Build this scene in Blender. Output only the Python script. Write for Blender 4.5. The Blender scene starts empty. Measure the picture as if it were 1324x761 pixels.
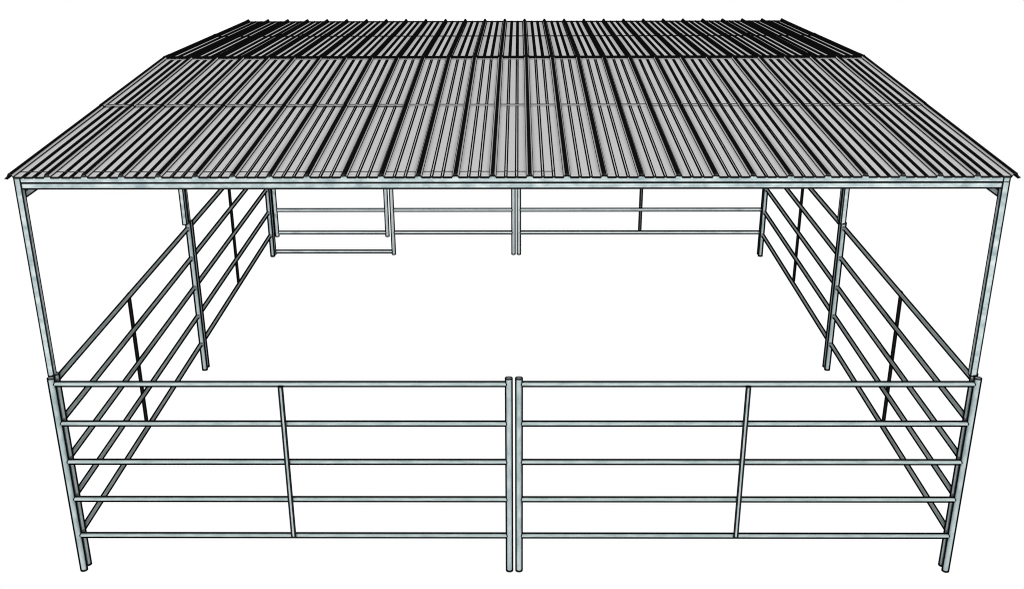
# Galvanised livestock yard: eight pipe panels and a ribbed sheet roof on square legs, drawn on plain white.
import bpy, math
from mathutils import Vector, Matrix

scene = bpy.context.scene
COL = scene.collection
VIEW = Vector((0.02, -7.46, 5.39))          # where the drawing is looked at from
FOC = 1438.6
PITCH, YAW, ROLL = 0.38278, 0.006625, 0.002881
FWD = Vector((-math.sin(YAW) * math.cos(PITCH), math.cos(YAW) * math.cos(PITCH), -math.sin(PITCH)))

# ------------------------------------------------------------------ materials
def new_mat(name):
    m = bpy.data.materials.new(name); m.use_nodes = True
    nt = m.node_tree; nt.nodes.clear()
    out = nt.nodes.new('ShaderNodeOutputMaterial')
    return m, nt, out

def N(nt, kind, **kw):
    n = nt.nodes.new(kind)
    for k, v in kw.items():
        if k.startswith('i_'):
            n.inputs[k[2:].replace('_', ' ')].default_value = v
        else:
            setattr(n, k, v)
    return n

def math_node(nt, op, a, b=None, c=None, clamp=False):
    n = nt.nodes.new('ShaderNodeMath'); n.operation = op; n.use_clamp = clamp
    for i, v in enumerate((a, b, c)):
        if v is None: continue
        if isinstance(v, (int, float)): n.inputs[i].default_value = v
        else: nt.links.new(v, n.inputs[i])
    return n.outputs[0]

def galvanised(name, dark, light, scale, stretch, spangle=0.25):
    """zinc coated steel: soft cloudy blotches over fine spangle"""
    m, nt, out = new_mat(name)
    tc = N(nt, 'ShaderNodeTexCoord')
    mp = N(nt, 'ShaderNodeMapping'); mp.inputs['Scale'].default_value = stretch
    nt.links.new(tc.outputs['Object'], mp.inputs['Vector'])
    n1 = N(nt, 'ShaderNodeTexNoise', i_Scale=scale, i_Detail=3.0, i_Roughness=0.55)
    n2 = N(nt, 'ShaderNodeTexNoise', i_Scale=scale * 5.5, i_Detail=4.0, i_Roughness=0.7)
    nt.links.new(mp.outputs[0], n1.inputs['Vector']); nt.links.new(mp.outputs[0], n2.inputs['Vector'])
    mix = math_node(nt, 'MULTIPLY_ADD', n2.outputs['Fac'], spangle, math_node(nt, 'MULTIPLY', n1.outputs['Fac'], 1 - spangle))
    rp = N(nt, 'ShaderNodeValToRGB')
    rp.color_ramp.elements[0].position = 0.36; rp.color_ramp.elements[0].color = (*dark, 1)
    rp.color_ramp.elements[1].position = 0.66; rp.color_ramp.elements[1].color = (*light, 1)
    nt.links.new(mix, rp.inputs[0])
    b = N(nt, 'ShaderNodeBsdfDiffuse', i_Roughness=0.3)
    nt.links.new(rp.outputs[0], b.inputs['Color']); nt.links.new(b.outputs[0], out.inputs[0])
    return m

def plain(name, col):
    m, nt, out = new_mat(name)
    tc = N(nt, 'ShaderNodeTexCoord')
    n1 = N(nt, 'ShaderNodeTexNoise', i_Scale=14.0, i_Detail=2.0)
    nt.links.new(tc.outputs['Object'], n1.inputs['Vector'])
    rp = N(nt, 'ShaderNodeValToRGB')
    rp.color_ramp.elements[0].color = (*[c * .92 for c in col], 1); rp.color_ramp.elements[1].color = (*[c * 1.08 for c in col], 1)
    nt.links.new(n1.outputs['Fac'], rp.inputs[0])
    b = N(nt, 'ShaderNodeBsdfDiffuse')
    nt.links.new(rp.outputs[0], b.inputs['Color']); nt.links.new(b.outputs[0], out.inputs[0])
    return m

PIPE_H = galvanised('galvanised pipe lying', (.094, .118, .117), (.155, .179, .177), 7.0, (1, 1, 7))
PIPE_RH = galvanised('pipe lying lightened for shade', (.135, .155, .156), (.19, .21, .21), 7.0, (1, 1, 7))  # rear rails: same zinc, colour lightened to offset the shade under the roof
PIPE_RV = galvanised('pipe upright lightened for shade', (.130, .150, .153), (.18, .20, .20), 9.0, (3, 3, 1))  # rear posts, colour likewise lightened against the shade
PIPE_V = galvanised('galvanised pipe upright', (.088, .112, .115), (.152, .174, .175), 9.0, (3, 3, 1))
TUBE = galvanised('galvanised square tube', (.088, .114, .120), (.186, .210, .208), 9.0, (1, 1, 1.6), .2)
CAP = plain('open pipe end', (.12, .13, .13))
INK = plain('black edge', (.0035, .0035, .0035))

# roof profile measures
RIB = 0.25809          # pitch of the high ribs
RX = -0.0314           # middle of the roof
ZE, ZR = 3.2614, 3.4188
Y0, YM, Y1 = 0.0, 3.709, 7.363
MINOR = 0.0915
HB, HT, HH = 0.024, 0.009, 0.026     # high rib: half base, half top, height
LB, LT, LH = 0.0080, 0.0052, 0.0035    # low rib

def roof_material(name, base, k, rear):
    """sheet steel; the folded edges of every rib are outlined in black"""
    m, nt, out = new_mat(name)
    tc = N(nt, 'ShaderNodeTexCoord')
    sp = N(nt, 'ShaderNodeSeparateXYZ'); nt.links.new(tc.outputs['Object'], sp.inputs[0])
    x, y = sp.outputs[0], sp.outputs[1]
    # distance to nearest high rib
    f = math_node(nt, 'FRACT', math_node(nt, 'MULTIPLY_ADD', x, 1 / RIB, 100.0))      # ribs stand at half pitches
    au = math_node(nt, 'MULTIPLY', math_node(nt, 'ABSOLUTE', math_node(nt, 'SUBTRACT', f, 0.5)), RIB)
    kx = math_node(nt, 'MULTIPLY', x, k)
    ob = math_node(nt, 'SQRT', math_node(nt, 'MULTIPLY_ADD', kx, kx, 1.0))
    dep = math_node(nt, 'MULTIPLY_ADD', y, 0.93, 7.7)
    hw = math_node(nt, 'MULTIPLY', math_node(nt, 'MULTIPLY', dep, ob), (2.2 if rear else LINE) * .5 / FOC)
    def near(center, scale=1.0):
        d = math_node(nt, 'ABSOLUTE', math_node(nt, 'SUBTRACT', au, center))
        return math_node(nt, 'LESS_THAN', d, math_node(nt, 'MULTIPLY', hw, scale))
    ax = math_node(nt, 'ABSOLUTE', x)
    tw = math_node(nt, 'MINIMUM', math_node(nt, 'MULTIPLY_ADD', ax, .006, .013), math_node(nt, 'MULTIPLY_ADD', ax, -.0014, .0192))
    if rear: tw = math_node(nt, 'ADD', tw, .003)
    top = math_node(nt, 'LESS_THAN', au, tw)
    # base line: thin on the flank, the rest of it on the flat
    db = math_node(nt, 'SUBTRACT', au, HB)
    b1 = math_node(nt, 'LESS_THAN', db, math_node(nt, 'MULTIPLY', hw, .9 if rear else .6))
    b2 = math_node(nt, 'GREATER_THAN', db, math_node(nt, 'MULTIPLY', hw, -.35))
    base_l = math_node(nt, 'MULTIPLY', b1, b2)
    ink = math_node(nt, 'MAXIMUM', top, base_l)
    wide = 1.0 if rear else math_node(nt, 'MULTIPLY_ADD', ob, .5, .5)
    ink = math_node(nt, 'MAXIMUM', ink, near(MINOR - LB, wide))
    ink = math_node(nt, 'MAXIMUM', ink, near(MINOR + LB, wide))
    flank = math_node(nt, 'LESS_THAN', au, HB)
    ns = N(nt, 'ShaderNodeTexNoise', i_Scale=2.2, i_Detail=4.0)
    nt.links.new(tc.outputs['Object'], ns.inputs['Vector'])
    var = math_node(nt, 'MULTIPLY_ADD', ns.outputs['Fac'], .08, .96)
    ton = math_node(nt, 'MULTIPLY', var, math_node(nt, 'MULTIPLY_ADD', flank, -.22, 1.0))  # rib flanks darkened: their shade is put into the sheet colour
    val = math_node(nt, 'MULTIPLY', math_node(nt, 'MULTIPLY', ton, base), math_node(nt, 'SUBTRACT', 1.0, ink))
    val = math_node(nt, 'ADD', val, .0035)
    cb = N(nt, 'ShaderNodeCombineColor')
    for i in range(3): nt.links.new(val, cb.inputs[i])
    b = N(nt, 'ShaderNodeBsdfDiffuse')
    nt.links.new(cb.outputs[0], b.inputs['Color']); nt.links.new(b.outputs[0], out.inputs[0])
    return m
LINE = 1.8
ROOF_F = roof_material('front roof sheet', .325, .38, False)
ROOF_B = roof_material('rear roof sheet', .40, .644, True)  # colour raised above the front sheets' to offset weaker light on this slope
SEAM = plain('sheet lap grey', (.20, .20, .20))  # mid-grey strip along the front lap and ridge
SEAM_L = plain('sheet lap line', (.03, .03, .03))

# ------------------------------------------------------------------ mesh helpers
class MB:
    def __init__(self, origin=(0, 0, 0)):
        self.v, self.f, self.m, self.mats = [], [], [], []
        self.o = Vector(origin)
    def mi(self, mat):
        if mat not in self.mats: self.mats.append(mat)
        return self.mats.index(mat)
    def vert(self, p):
        self.v.append(tuple(Vector(p) - self.o)); return len(self.v) - 1
    def face(self, idx, mat):
        self.f.append(idx); self.m.append(self.mi(mat))
    def quad(self, a, b, c, d, mat):
        self.face([self.vert(p) for p in (a, b, c, d)], mat)
    def build(self, name, parent=None, smooth=True):
        me = bpy.data.meshes.new(name); me.from_pydata(self.v, [], self.f)
        for mt in self.mats: me.materials.append(mt)
        for p, i in zip(me.polygons, self.m):
            p.material_index = i; p.use_smooth = False
        me.update()
        ob = bpy.data.objects.new(name, me); COL.objects.link(ob)
        if parent is not None: ob.parent = parent
        return ob

def depth(p): return max(1.0, (Vector(p) - VIEW).dot(FWD))
def line_w(p, px=2.0): return px * depth(p) / FOC

def frame(p0, p1):
    a = (p1 - p0).normalized()
    t = VIEW - (p0 + p1) / 2
    t = (t - a * t.dot(a)).normalized()     # towards the onlooker
    return a, t, a.cross(t)

def pipe(mb, p0, p1, r, mat, px=2.0, cap=None, seg=24):
    """round tube with a thin black rim drawn along its far side"""
    p0, p1 = Vector(p0), Vector(p1)
    a, t, s = frame(p0, p1)
    e0, e1 = line_w(p0, px), line_w(p1, px)
    L = (p1 - p0).length
    n = max(1, int(L / .5)) if abs(e0 - e1) > 1e-3 else 1
    def ring(q, rad, a0, a1, k, closed):
        out = []
        for i in range(k if closed else k + 1):
            an = a0 + (a1 - a0) * i / k
            out.append(mb.vert(q + (t * math.cos(an) + s * math.sin(an)) * rad))
        return out
    prev = prevs = None
    for j in range(n + 1):
        q = p0.lerp(p1, j / n); e = e0 + (e1 - e0) * j / n
        c = ring(q, r - e / 2, 0, 2 * math.pi, seg, True)
        h = ring(q, r + e / 2, math.pi / 2, 3 * math.pi / 2, 12, False)
        if prev:
            for i in range(seg):
                mb.face([prev[i], prev[(i + 1) % seg], c[(i + 1) % seg], c[i]], mat)
            for i in range(12):
                mb.face([prevs[i], prevs[i + 1], h[i + 1], h[i]], INK)
        if j == 0: mb.face(list(reversed(c)), mat)
        if j == n: mb.face(list(c), cap or mat)
        prev, prevs = c, h

def ring_band(mb, c, r0, r1, z0, z1, mat, seg=24):
    """square section ring lying flat"""
    c = Vector(c); R = []
    for (r, z) in ((r0, z0), (r1, z0), (r1, z1), (r0, z1)):
        R.append([mb.vert(c + Vector((r * math.cos(2 * math.pi * i / seg), r * math.sin(2 * math.pi * i / seg), z))) for i in range(seg)])
    for k in range(4):
        A, B = R[k], R[(k + 1) % 4]
        for i in range(seg):
            j = (i + 1) % seg
            mb.face([A[i], A[j], B[j], B[i]], mat)

def collar(mb, post, d, z, rp, rr, w):
    """black weld line where a rail (direction d away from the post) meets its round post"""
    post = Vector((post[0], post[1], z)); d = Vector(d).normalized()
    a, t, s = frame(post, post + d)
    side = d.cross(Vector((0, 0, 1)))
    rad = rr + .0012; pr = []
    for i in range(17):
        an = -math.pi / 2 + math.pi * i / 16
        off = (t * math.cos(an) + s * math.sin(an)) * rad
        y = off.dot(side)
        x = math.sqrt(max(rp * rp - y * y, 0))
        pr.append((mb.vert(post + off + d * (x - .003)), mb.vert(post + off + d * (x + w))))
    for i in range(16):
        mb.face([pr[i][0], pr[i + 1][0], pr[i + 1][1], pr[i][1]], INK)

def bar(mb, p0, p1, w, h, up, mat, px=1.45, edge=None, inner=None):
    """square tube from p0 to p1 with black arrises; w across, h along 'up'"""
    p0, p1 = Vector(p0), Vector(p1); a = (p1 - p0).normalized()
    up = Vector(up); up = (up - a * up.dot(a)).normalized(); s = a.cross(up)
    e = edge if edge is not None else line_w((p0 + p1) / 2, px)
    def brick(c0, c1, ww, hh, m):
        P = [[mb.vert(c + s * (ww / 2 * i) + up * (hh / 2 * j)) for (i, j) in ((-1, -1), (1, -1), (1, 1), (-1, 1))] for c in (c0, c1)]
        for i in range(4):
            j = (i + 1) % 4
            mb.face([P[0][i], P[0][j], P[1][j], P[1][i]], m)
        mb.face(list(reversed(P[0])), m); mb.face(P[1], m)
    brick(p0, p1, w, h, mat)
    for i in (-1, 1):
        for j in (-1, 1):
            o = s * (w / 2 * i) + up * (h / 2 * j)
            brick(p0 + o - a * e * .45, p1 + o + a * e * .45, e, e, INK)
    for c in (p0, p1):
        for j in (-1, 1):
            o = up * (h / 2 * j)
            P0, P1 = c + o - s * w / 2, c + o + s * w / 2
            # short cross arrises at the tube ends
            q = [[mb.vert(pp + a * (e / 2.1 * i) + up * (e / 2.1 * k)) for (i, k) in ((-1, -1), (1, -1), (1, 1), (-1, 1))] for pp in (P0, P1)]
            for i in range(4):
                k = (i + 1) % 4; mb.face([q[0][i], q[0][k], q[1][k], q[1][i]], INK)
        for j in (-1, 1):
            o = s * (w / 2 * j)
            P0, P1 = c + o - up * h / 2, c + o + up * h / 2
            q = [[mb.vert(pp + a * (e / 2.1 * i) + s * (e / 2.1 * k)) for (i, k) in ((-1, -1), (1, -1), (1, 1), (-1, 1))] for pp in (P0, P1)]
            for i in range(4):
                k = (i + 1) % 4; mb.face([q[0][i], q[0][k], q[1][k], q[1][i]], INK)

# ------------------------------------------------------------------ scene bookkeeping
def thing(name, label, cat, loc, group=None):
    o = bpy.data.objects.new(name, None); COL.objects.link(o)
    o.empty_display_size = .2; o.location = loc
    o['label'] = label; o['category'] = cat
    if group: o['group'] = group
    return o

# ------------------------------------------------------------------ fence panels
H = 1.711
RAILS = (1.6633, 1.3302, .9970, .6636, .3309)
RP, RR = .0245, .0187

def post(root, x, y, z0=0.0, z1=H, px=2.0):
    o = root.location
    mb = MB(o)
    e = line_w((x, y, (z0 + z1) / 2), px)
    et, ebt = line_w((x, y, z1), px), line_w((x, y, z0), px)
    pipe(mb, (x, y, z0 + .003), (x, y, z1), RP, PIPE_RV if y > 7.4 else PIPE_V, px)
    ring_band(mb, (x, y, z0), .004, RP + ebt / 2, .002, .002 + ebt * .8, INK)
    ob = mb.build('post', root)
    cb = MB(o)
    ri = RP - et * .35
    c = [cb.vert((x + ri * math.cos(i * math.pi / 12), y + ri * math.sin(i * math.pi / 12), z1 + .0015)) for i in range(24)]
    cb.face(c, CAP)
    ring_band(cb, (x, y, z1), ri, RP + et / 2, -.002, .003, INK)
    cb.build('cap', ob)
    return ob

def rail(root, a, b, z, name='rail', r=RR, px=2.0):
    mb = MB(root.location)
    A, B = Vector((a[0], a[1], z)), Vector((b[0], b[1], z))
    d = (B - A).normalized()
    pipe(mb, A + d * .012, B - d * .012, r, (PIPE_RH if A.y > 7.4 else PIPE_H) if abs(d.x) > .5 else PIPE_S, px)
    for p, dd in ((A, d), (B, -d)):
        e = line_w(p, px)
        collar(mb, p, dd, z, RP - e / 2, r - e / 2, line_w(p, 1.6))
    return mb.build(name, root)
PIPE_S = galvanised('galvanised pipe lying lengthwise', (.100, .119, .120), (.150, .168, .168), 7.0, (7, 1, 7))

def brace(root, x, y, along, z0=.335, z1=1.655, px=2.0):
    mb = MB(root.location)
    bar(mb, (x, y, z0), (x, y, z1), *( (.027, .008) if along == 'x' else (.008, .030)), (0, 1, 0), PIPE_V, px)
    return mb.build('brace', root)

PANELS = 'galvanised five rail livestock panels fencing the yard'
def panel(label, A, B, brace_at=None, brace_axis='x', cat='fence panel', rr=RR, px=2.0):
    loc = Vector(((A[0] + B[0]) / 2, (A[1] + B[1]) / 2, 0))
    t = thing('livestock_panel', label, cat, loc, PANELS)
    post(t, *A, px=px); post(t, *B, px=px)
    for z in RAILS: rail(t, A, B, z, r=rr, px=px)
    if brace_at: brace(t, brace_at[0], brace_at[1], brace_axis)
    return t

XL, XR, XC = -3.466, 3.434, -.016
G = .038
YS0, YS1, YS2, YS3, YB = .075, 3.682, 3.760, 7.360, 7.440
panel('front livestock panel of pipe rails, on the left of the paired centre posts', (XL - .009, 0), (XC - G, 0), (-1.757, -.030), 'x')
panel('front livestock panel of pipe rails, on the right of the paired centre posts', (XC + G, 0), (XR, 0), (1.729, -.030), 'x')
panel('dark side panel along the left, nearer half between front corner and middle leg', (XL - .004, YS0), (XL, YS1), (XL - .030, 1.826), 'y')
panel('dark side panel along the left, farther half behind the middle leg', (XL, YS2), (XL, YS3), (XL - .030, 5.530), 'y')
panel('dark side panel along the right, nearer half between front corner and middle leg', (XR, YS0), (XR, YS1), (XR + .030, 1.862), 'y')
panel('dark side panel along the right, farther half behind the middle leg', (XR, YS2), (XR, YS3), (XR + .030, 5.557), 'y')
panel('rear livestock panel without a gate, right of the back centre posts', (XC + G, YB), (XR, YB), (1.729, YB + .030), 'x', rr=.0212, px=1.45)

# the rear left panel holds a gate
gx = -1.757
gp = thing('gate_panel', 'rear panel with a swing gate and low sill pipe, left of the back centre posts', 'gate panel', ((XL + XC) / 2, YB, 0))
post(gp, XL + .006, YB, px=1.45); post(gp, gx, YB, px=1.45); post(gp, XC - G, YB, px=1.45)
for z in RAILS: rail(gp, (gx, YB), (XC - G, YB), z, r=.0212, px=1.45)
rail(gp, (XL + .006, YB), (gx, YB), .047, 'sill', r=.0212, px=1.45)
gate = bpy.data.objects.new('gate', None); COL.objects.link(gate); gate.parent = gp
gate.location = (-3.395 - gp.location.x, 0, .27)
gw = Vector((-3.395, YB, .27))
def gpost(x):
    mb = MB(gw); px = 1.4
    e = line_w((x, YB, .8), px)
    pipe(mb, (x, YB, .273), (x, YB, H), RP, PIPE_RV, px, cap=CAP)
    ring_band(mb, (x, YB, .27), .004, RP + e / 2, .002, .002 + e * .8, INK)
    mb.build('gate_post', gate)
gpost(-3.395); gpost(-1.836)
for z in RAILS:
    mb = MB(gw)
    A, B = Vector((-3.395, YB, z)), Vector((-1.836, YB, z))
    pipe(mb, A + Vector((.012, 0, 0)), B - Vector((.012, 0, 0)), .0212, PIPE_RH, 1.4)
    for p, dd in ((A, (1, 0, 0)), (B, (-1, 0, 0))):
        e = line_w(p, 1.6); collar(mb, p, dd, z, RP - e / 2, .0212 - e / 2, line_w(p, 1.6))
    mb.build('gate_rail', gate)

# ------------------------------------------------------------------ roof on legs
RO = Vector((RX, 3.70, 0))
roof = thing('roof_canopy', 'ribbed grey sheet roof on square galvanised legs over the yard', 'canopy', RO)

def roof_z(y):
    return ZE + (ZR - ZE) * (y - Y0) / (YM - Y0) if y <= YM else ZR - (ZR - ZE) * (y - YM) / (Y1 - YM)

def profile():
    """(x, height) along the width; x measured from the middle of the roof"""
    P = []
    for k in range(28):
        c = (k - 13.5) * RIB
        P += [(c - HB, 0), (c - HT, HH), (c + HT, HH), (c + HB, 0)]
        if k < 27:
            for m in (MINOR, RIB - MINOR):
                P += [(c + m - LB, 0), (c + m - LT, LH), (c + m + LT, LH), (c + m + LB, 0)]
    return P
PROF = profile()

def sheet(name, ya, yb, mat, lift):
    # own origin at the middle of the roof so that object x and y are the roof's
    mb = MB((RX, 0, 0))
    ny = 4
    rows = []
    for j in range(ny + 1):
        y = ya + (yb - ya) * j / ny
        rows.append([mb.vert((RX + x, y, roof_z(y) + h + lift)) for x, h in PROF])
    for j in range(ny):
        for i in range(len(PROF) - 1):
            mb.face([rows[j][i], rows[j][i + 1], rows[j + 1][i + 1], rows[j + 1][i]], mat)
    return mb

def strip(mb, ya, yb, lift, mat, x0=-99, x1=99, za=None):
    prev = None
    for x, h in PROF:
        if x < x0 or x > x1: prev = None; continue
        a = mb.vert((RX + x, ya, roof_z(ya) + h + lift)); b = mb.vert((RX + x, yb, roof_z(yb) + h + lift))
        if prev and (mat is INK or h + prev[2] < HH * .5): mb.face([prev[0], a, b, prev[1]], mat)
        prev = (a, b, h)

def edge_face(mb, y, dz0, dz1, mat, lift=0):
    prev = None
    for x, h in PROF:
        z = roof_z(y) + h + lift
        a, b = mb.vert((RX + x, y, z + dz0)), mb.vert((RX + x, y, z + dz1))
        if prev: mb.face([prev[0], a, b, prev[1]], mat)
        prev = (a, b)

def finish(mb, name):
    ob = mb.build(name, roof)
    ob.location = Vector((RX, 0, 0)) - RO
    return ob

def side_line(mb, ya, yb, lift, sgn, w0, w1):
    """black outer arris of the end rib"""
    xe = sgn * (13.5 * RIB + HB)
    P = []
    for y, w in ((ya, w0), (yb, w1)):
        z = roof_z(y) + lift
        P.append([(RX + xe - sgn * .004, y, z + .004), (RX + xe + sgn * w, y, z - w * .5), (RX + xe - sgn * .004, y, z - w * .9)])
    A = [mb.vert(p) for p in P[0]]; B = [mb.vert(p) for p in P[1]]
    for i in range(3):
        j = (i + 1) % 3
        mb.face([A[i], A[j], B[j], B[i]], INK)
    mb.face(A, INK); mb.face(B, INK)

LAP = 1.925
mb = sheet('roof_sheet', Y0, LAP + .03, ROOF_F, 0)
edge_face(mb, Y0 - .001, -.012, .003, INK)
strip(mb, .105, .122, .0015, SEAM_L, -99, .35)
for sg in (-1, 1): side_line(mb, Y0, LAP, 0, sg, .020, .022)
lower = finish(mb, 'roof_sheet')
mb = sheet('roof_sheet', LAP - .055, YM, ROOF_F, .003)
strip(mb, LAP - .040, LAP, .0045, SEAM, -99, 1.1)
strip(mb, LAP, LAP + .026, .0045, SEAM_L)
strip(mb, LAP - .055, LAP - .040, .0045, SEAM_L, 1.1, 99)
strip(mb, LAP - .075, LAP - .053, .0045, INK, -99, -.9)
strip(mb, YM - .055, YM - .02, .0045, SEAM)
for sg in (-1, 1): side_line(mb, LAP - .06, YM, .003, sg, .022, .025)
finish(mb, 'roof_sheet')
LAPB = 5.63
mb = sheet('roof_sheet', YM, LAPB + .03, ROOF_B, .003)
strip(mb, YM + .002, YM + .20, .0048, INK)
edge_face(mb, YM + .003, -.012, .006, INK, .003)
for sg in (-1, 1): side_line(mb, YM, LAPB, .003, sg, .022, .026)
finish(mb, 'roof_sheet')
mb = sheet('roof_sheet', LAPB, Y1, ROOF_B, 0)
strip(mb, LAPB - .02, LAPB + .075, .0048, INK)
strip(mb, Y1 - .12, Y1, .0015, INK)
edge_face(mb, Y1, -.010, .006, INK)
for sg in (-1, 1): side_line(mb, LAPB, Y1, 0, sg, .026, .03)
finish(mb, 'roof_sheet')

LX0, LX1 = -3.5135, -3.4720        # left legs, outer and inner face
QX0, QX1 = 3.3985, 3.4430          # right legs
ZB = 3.163
def rpart(name, *bars, mat=TUBE, **kw):
    mb = MB(RO)
    for (p0, p1, w, h, up) in bars: bar(mb, p0, p1, w, h, up, mat, **kw)
    return mb.build(name, roof)
def leg(xa, xb, ya, yb, top, px=1.45):
    x, y = (xa + xb) / 2, (ya + yb) / 2
    return rpart('leg', ((x, y, H - .007), (x, y, top), xb - xa, yb - ya, (0, 1, 0)), px=px)
for xa, xb in ((LX0, LX1), (QX0, QX1)):
    leg(xa, xb, .050, .095, 3.254)
    leg(xa, xb, 3.655, 3.700, 3.395); leg(xa, xb, 3.742, 3.787, 3.395)
    leg(xa, xb, 7.305, 7.350, 3.254)
    # long side beams under the sheets and the two sloping rafters of each side
    xm = (xa + xb) / 2
    rpart('side_beam', ((xm, .098, 3.111), (xm, 3.652, 3.111), xb - xa, .044, (0, 0, 1)))
    rpart('side_beam', ((xm, 3.790, 3.111), (xm, 7.302, 3.111), xb - xa, .044, (0, 0, 1)))
    rpart('rafter', ((xm, .098, 3.236), (xm, 3.652, 3.236 + .150), xb - xa, .040, (0, 0, 1)))
    rpart('rafter', ((xm, 3.790, 3.236 + .150), (xm, 7.302, 3.236), xb - xa, .040, (0, 0, 1)))
for y in (.0725, 7.3275):
    rpart('eave_beam', ((LX1 + .002, y, 3.184), (QX0 - .002, y, 3.184), .043, .041, (0, 0, 1)), px=2.0)
    rpart('eave_beam', ((LX1 + .002, y, 3.230), (QX0 - .002, y, 3.230), .043, .042, (0, 0, 1)), px=.9)
# joint line round the head of the front right leg
mb = MB(RO)
bar(mb, ((QX0 + QX1) / 2, .0725, 3.203), ((QX0 + QX1) / 2, .0725, 3.208), QX1 - QX0 + .003, .048, (0, 1, 0), INK, edge=.001)
mb.build('leg_head', roof)

# ------------------------------------------------------------------ ground, white all the way out
m, nt, out = new_mat('glowing white ground')
em = N(nt, 'ShaderNodeEmission'); em.inputs['Color'].default_value = (1, 1, 1, 1); em.inputs['Strength'].default_value = 1.0  # ground glows by itself, so it stays white with no shadows on it
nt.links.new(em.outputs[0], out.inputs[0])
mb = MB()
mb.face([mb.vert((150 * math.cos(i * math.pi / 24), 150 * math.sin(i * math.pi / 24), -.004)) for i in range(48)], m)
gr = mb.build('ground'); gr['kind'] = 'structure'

# ------------------------------------------------------------------ light, world, camera
w = bpy.data.worlds.new('World'); scene.world = w; w.use_nodes = True
bg = w.node_tree.nodes['Background']
bg.inputs[0].default_value = (1, 1, 1, 1); bg.inputs[1].default_value = 1.0

DIST = 70.0
for ang in (-15, 15):
    ld = bpy.data.lights.new('front_lamp', 'AREA'); ld.shape = 'DISK'; ld.size = 6.0
    ld.energy = 6.0 * math.pi * DIST ** 2
    lo = bpy.data.objects.new('front_lamp', ld); COL.objects.link(lo)
    lo.location = (DIST * math.sin(math.radians(ang)), -DIST * math.cos(math.radians(ang)), 1.7 + DIST * math.tan(math.radians(10)))
    lo.rotation_euler = (Vector((0, 3, 1.5)) - lo.location).to_track_quat('-Z', 'Y').to_euler()

cd = bpy.data.cameras.new('camera'); cam = bpy.data.objects.new('camera', cd); COL.objects.link(cam)
cd.sensor_fit = 'HORIZONTAL'; cd.sensor_width = 36; cd.lens = FOC / 1324 * 36
cd.clip_start = .1; cd.clip_end = 600
R = Matrix.Rotation(YAW, 4, 'Z') @ Matrix.Rotation(math.pi / 2 - PITCH, 4, 'X') @ Matrix.Rotation(-ROLL, 4, 'Z')
cam.matrix_world = Matrix.Translation((0.02127, -7.45778, 5.38595)) @ R
scene.camera = cam

scene.view_settings.view_transform = 'Standard'
scene.view_settings.look = 'None'
scene.view_settings.exposure = 0
scene.view_settings.gamma = 1
scene.cycles.max_bounces = 4
scene.cycles.filter_width = 1.05
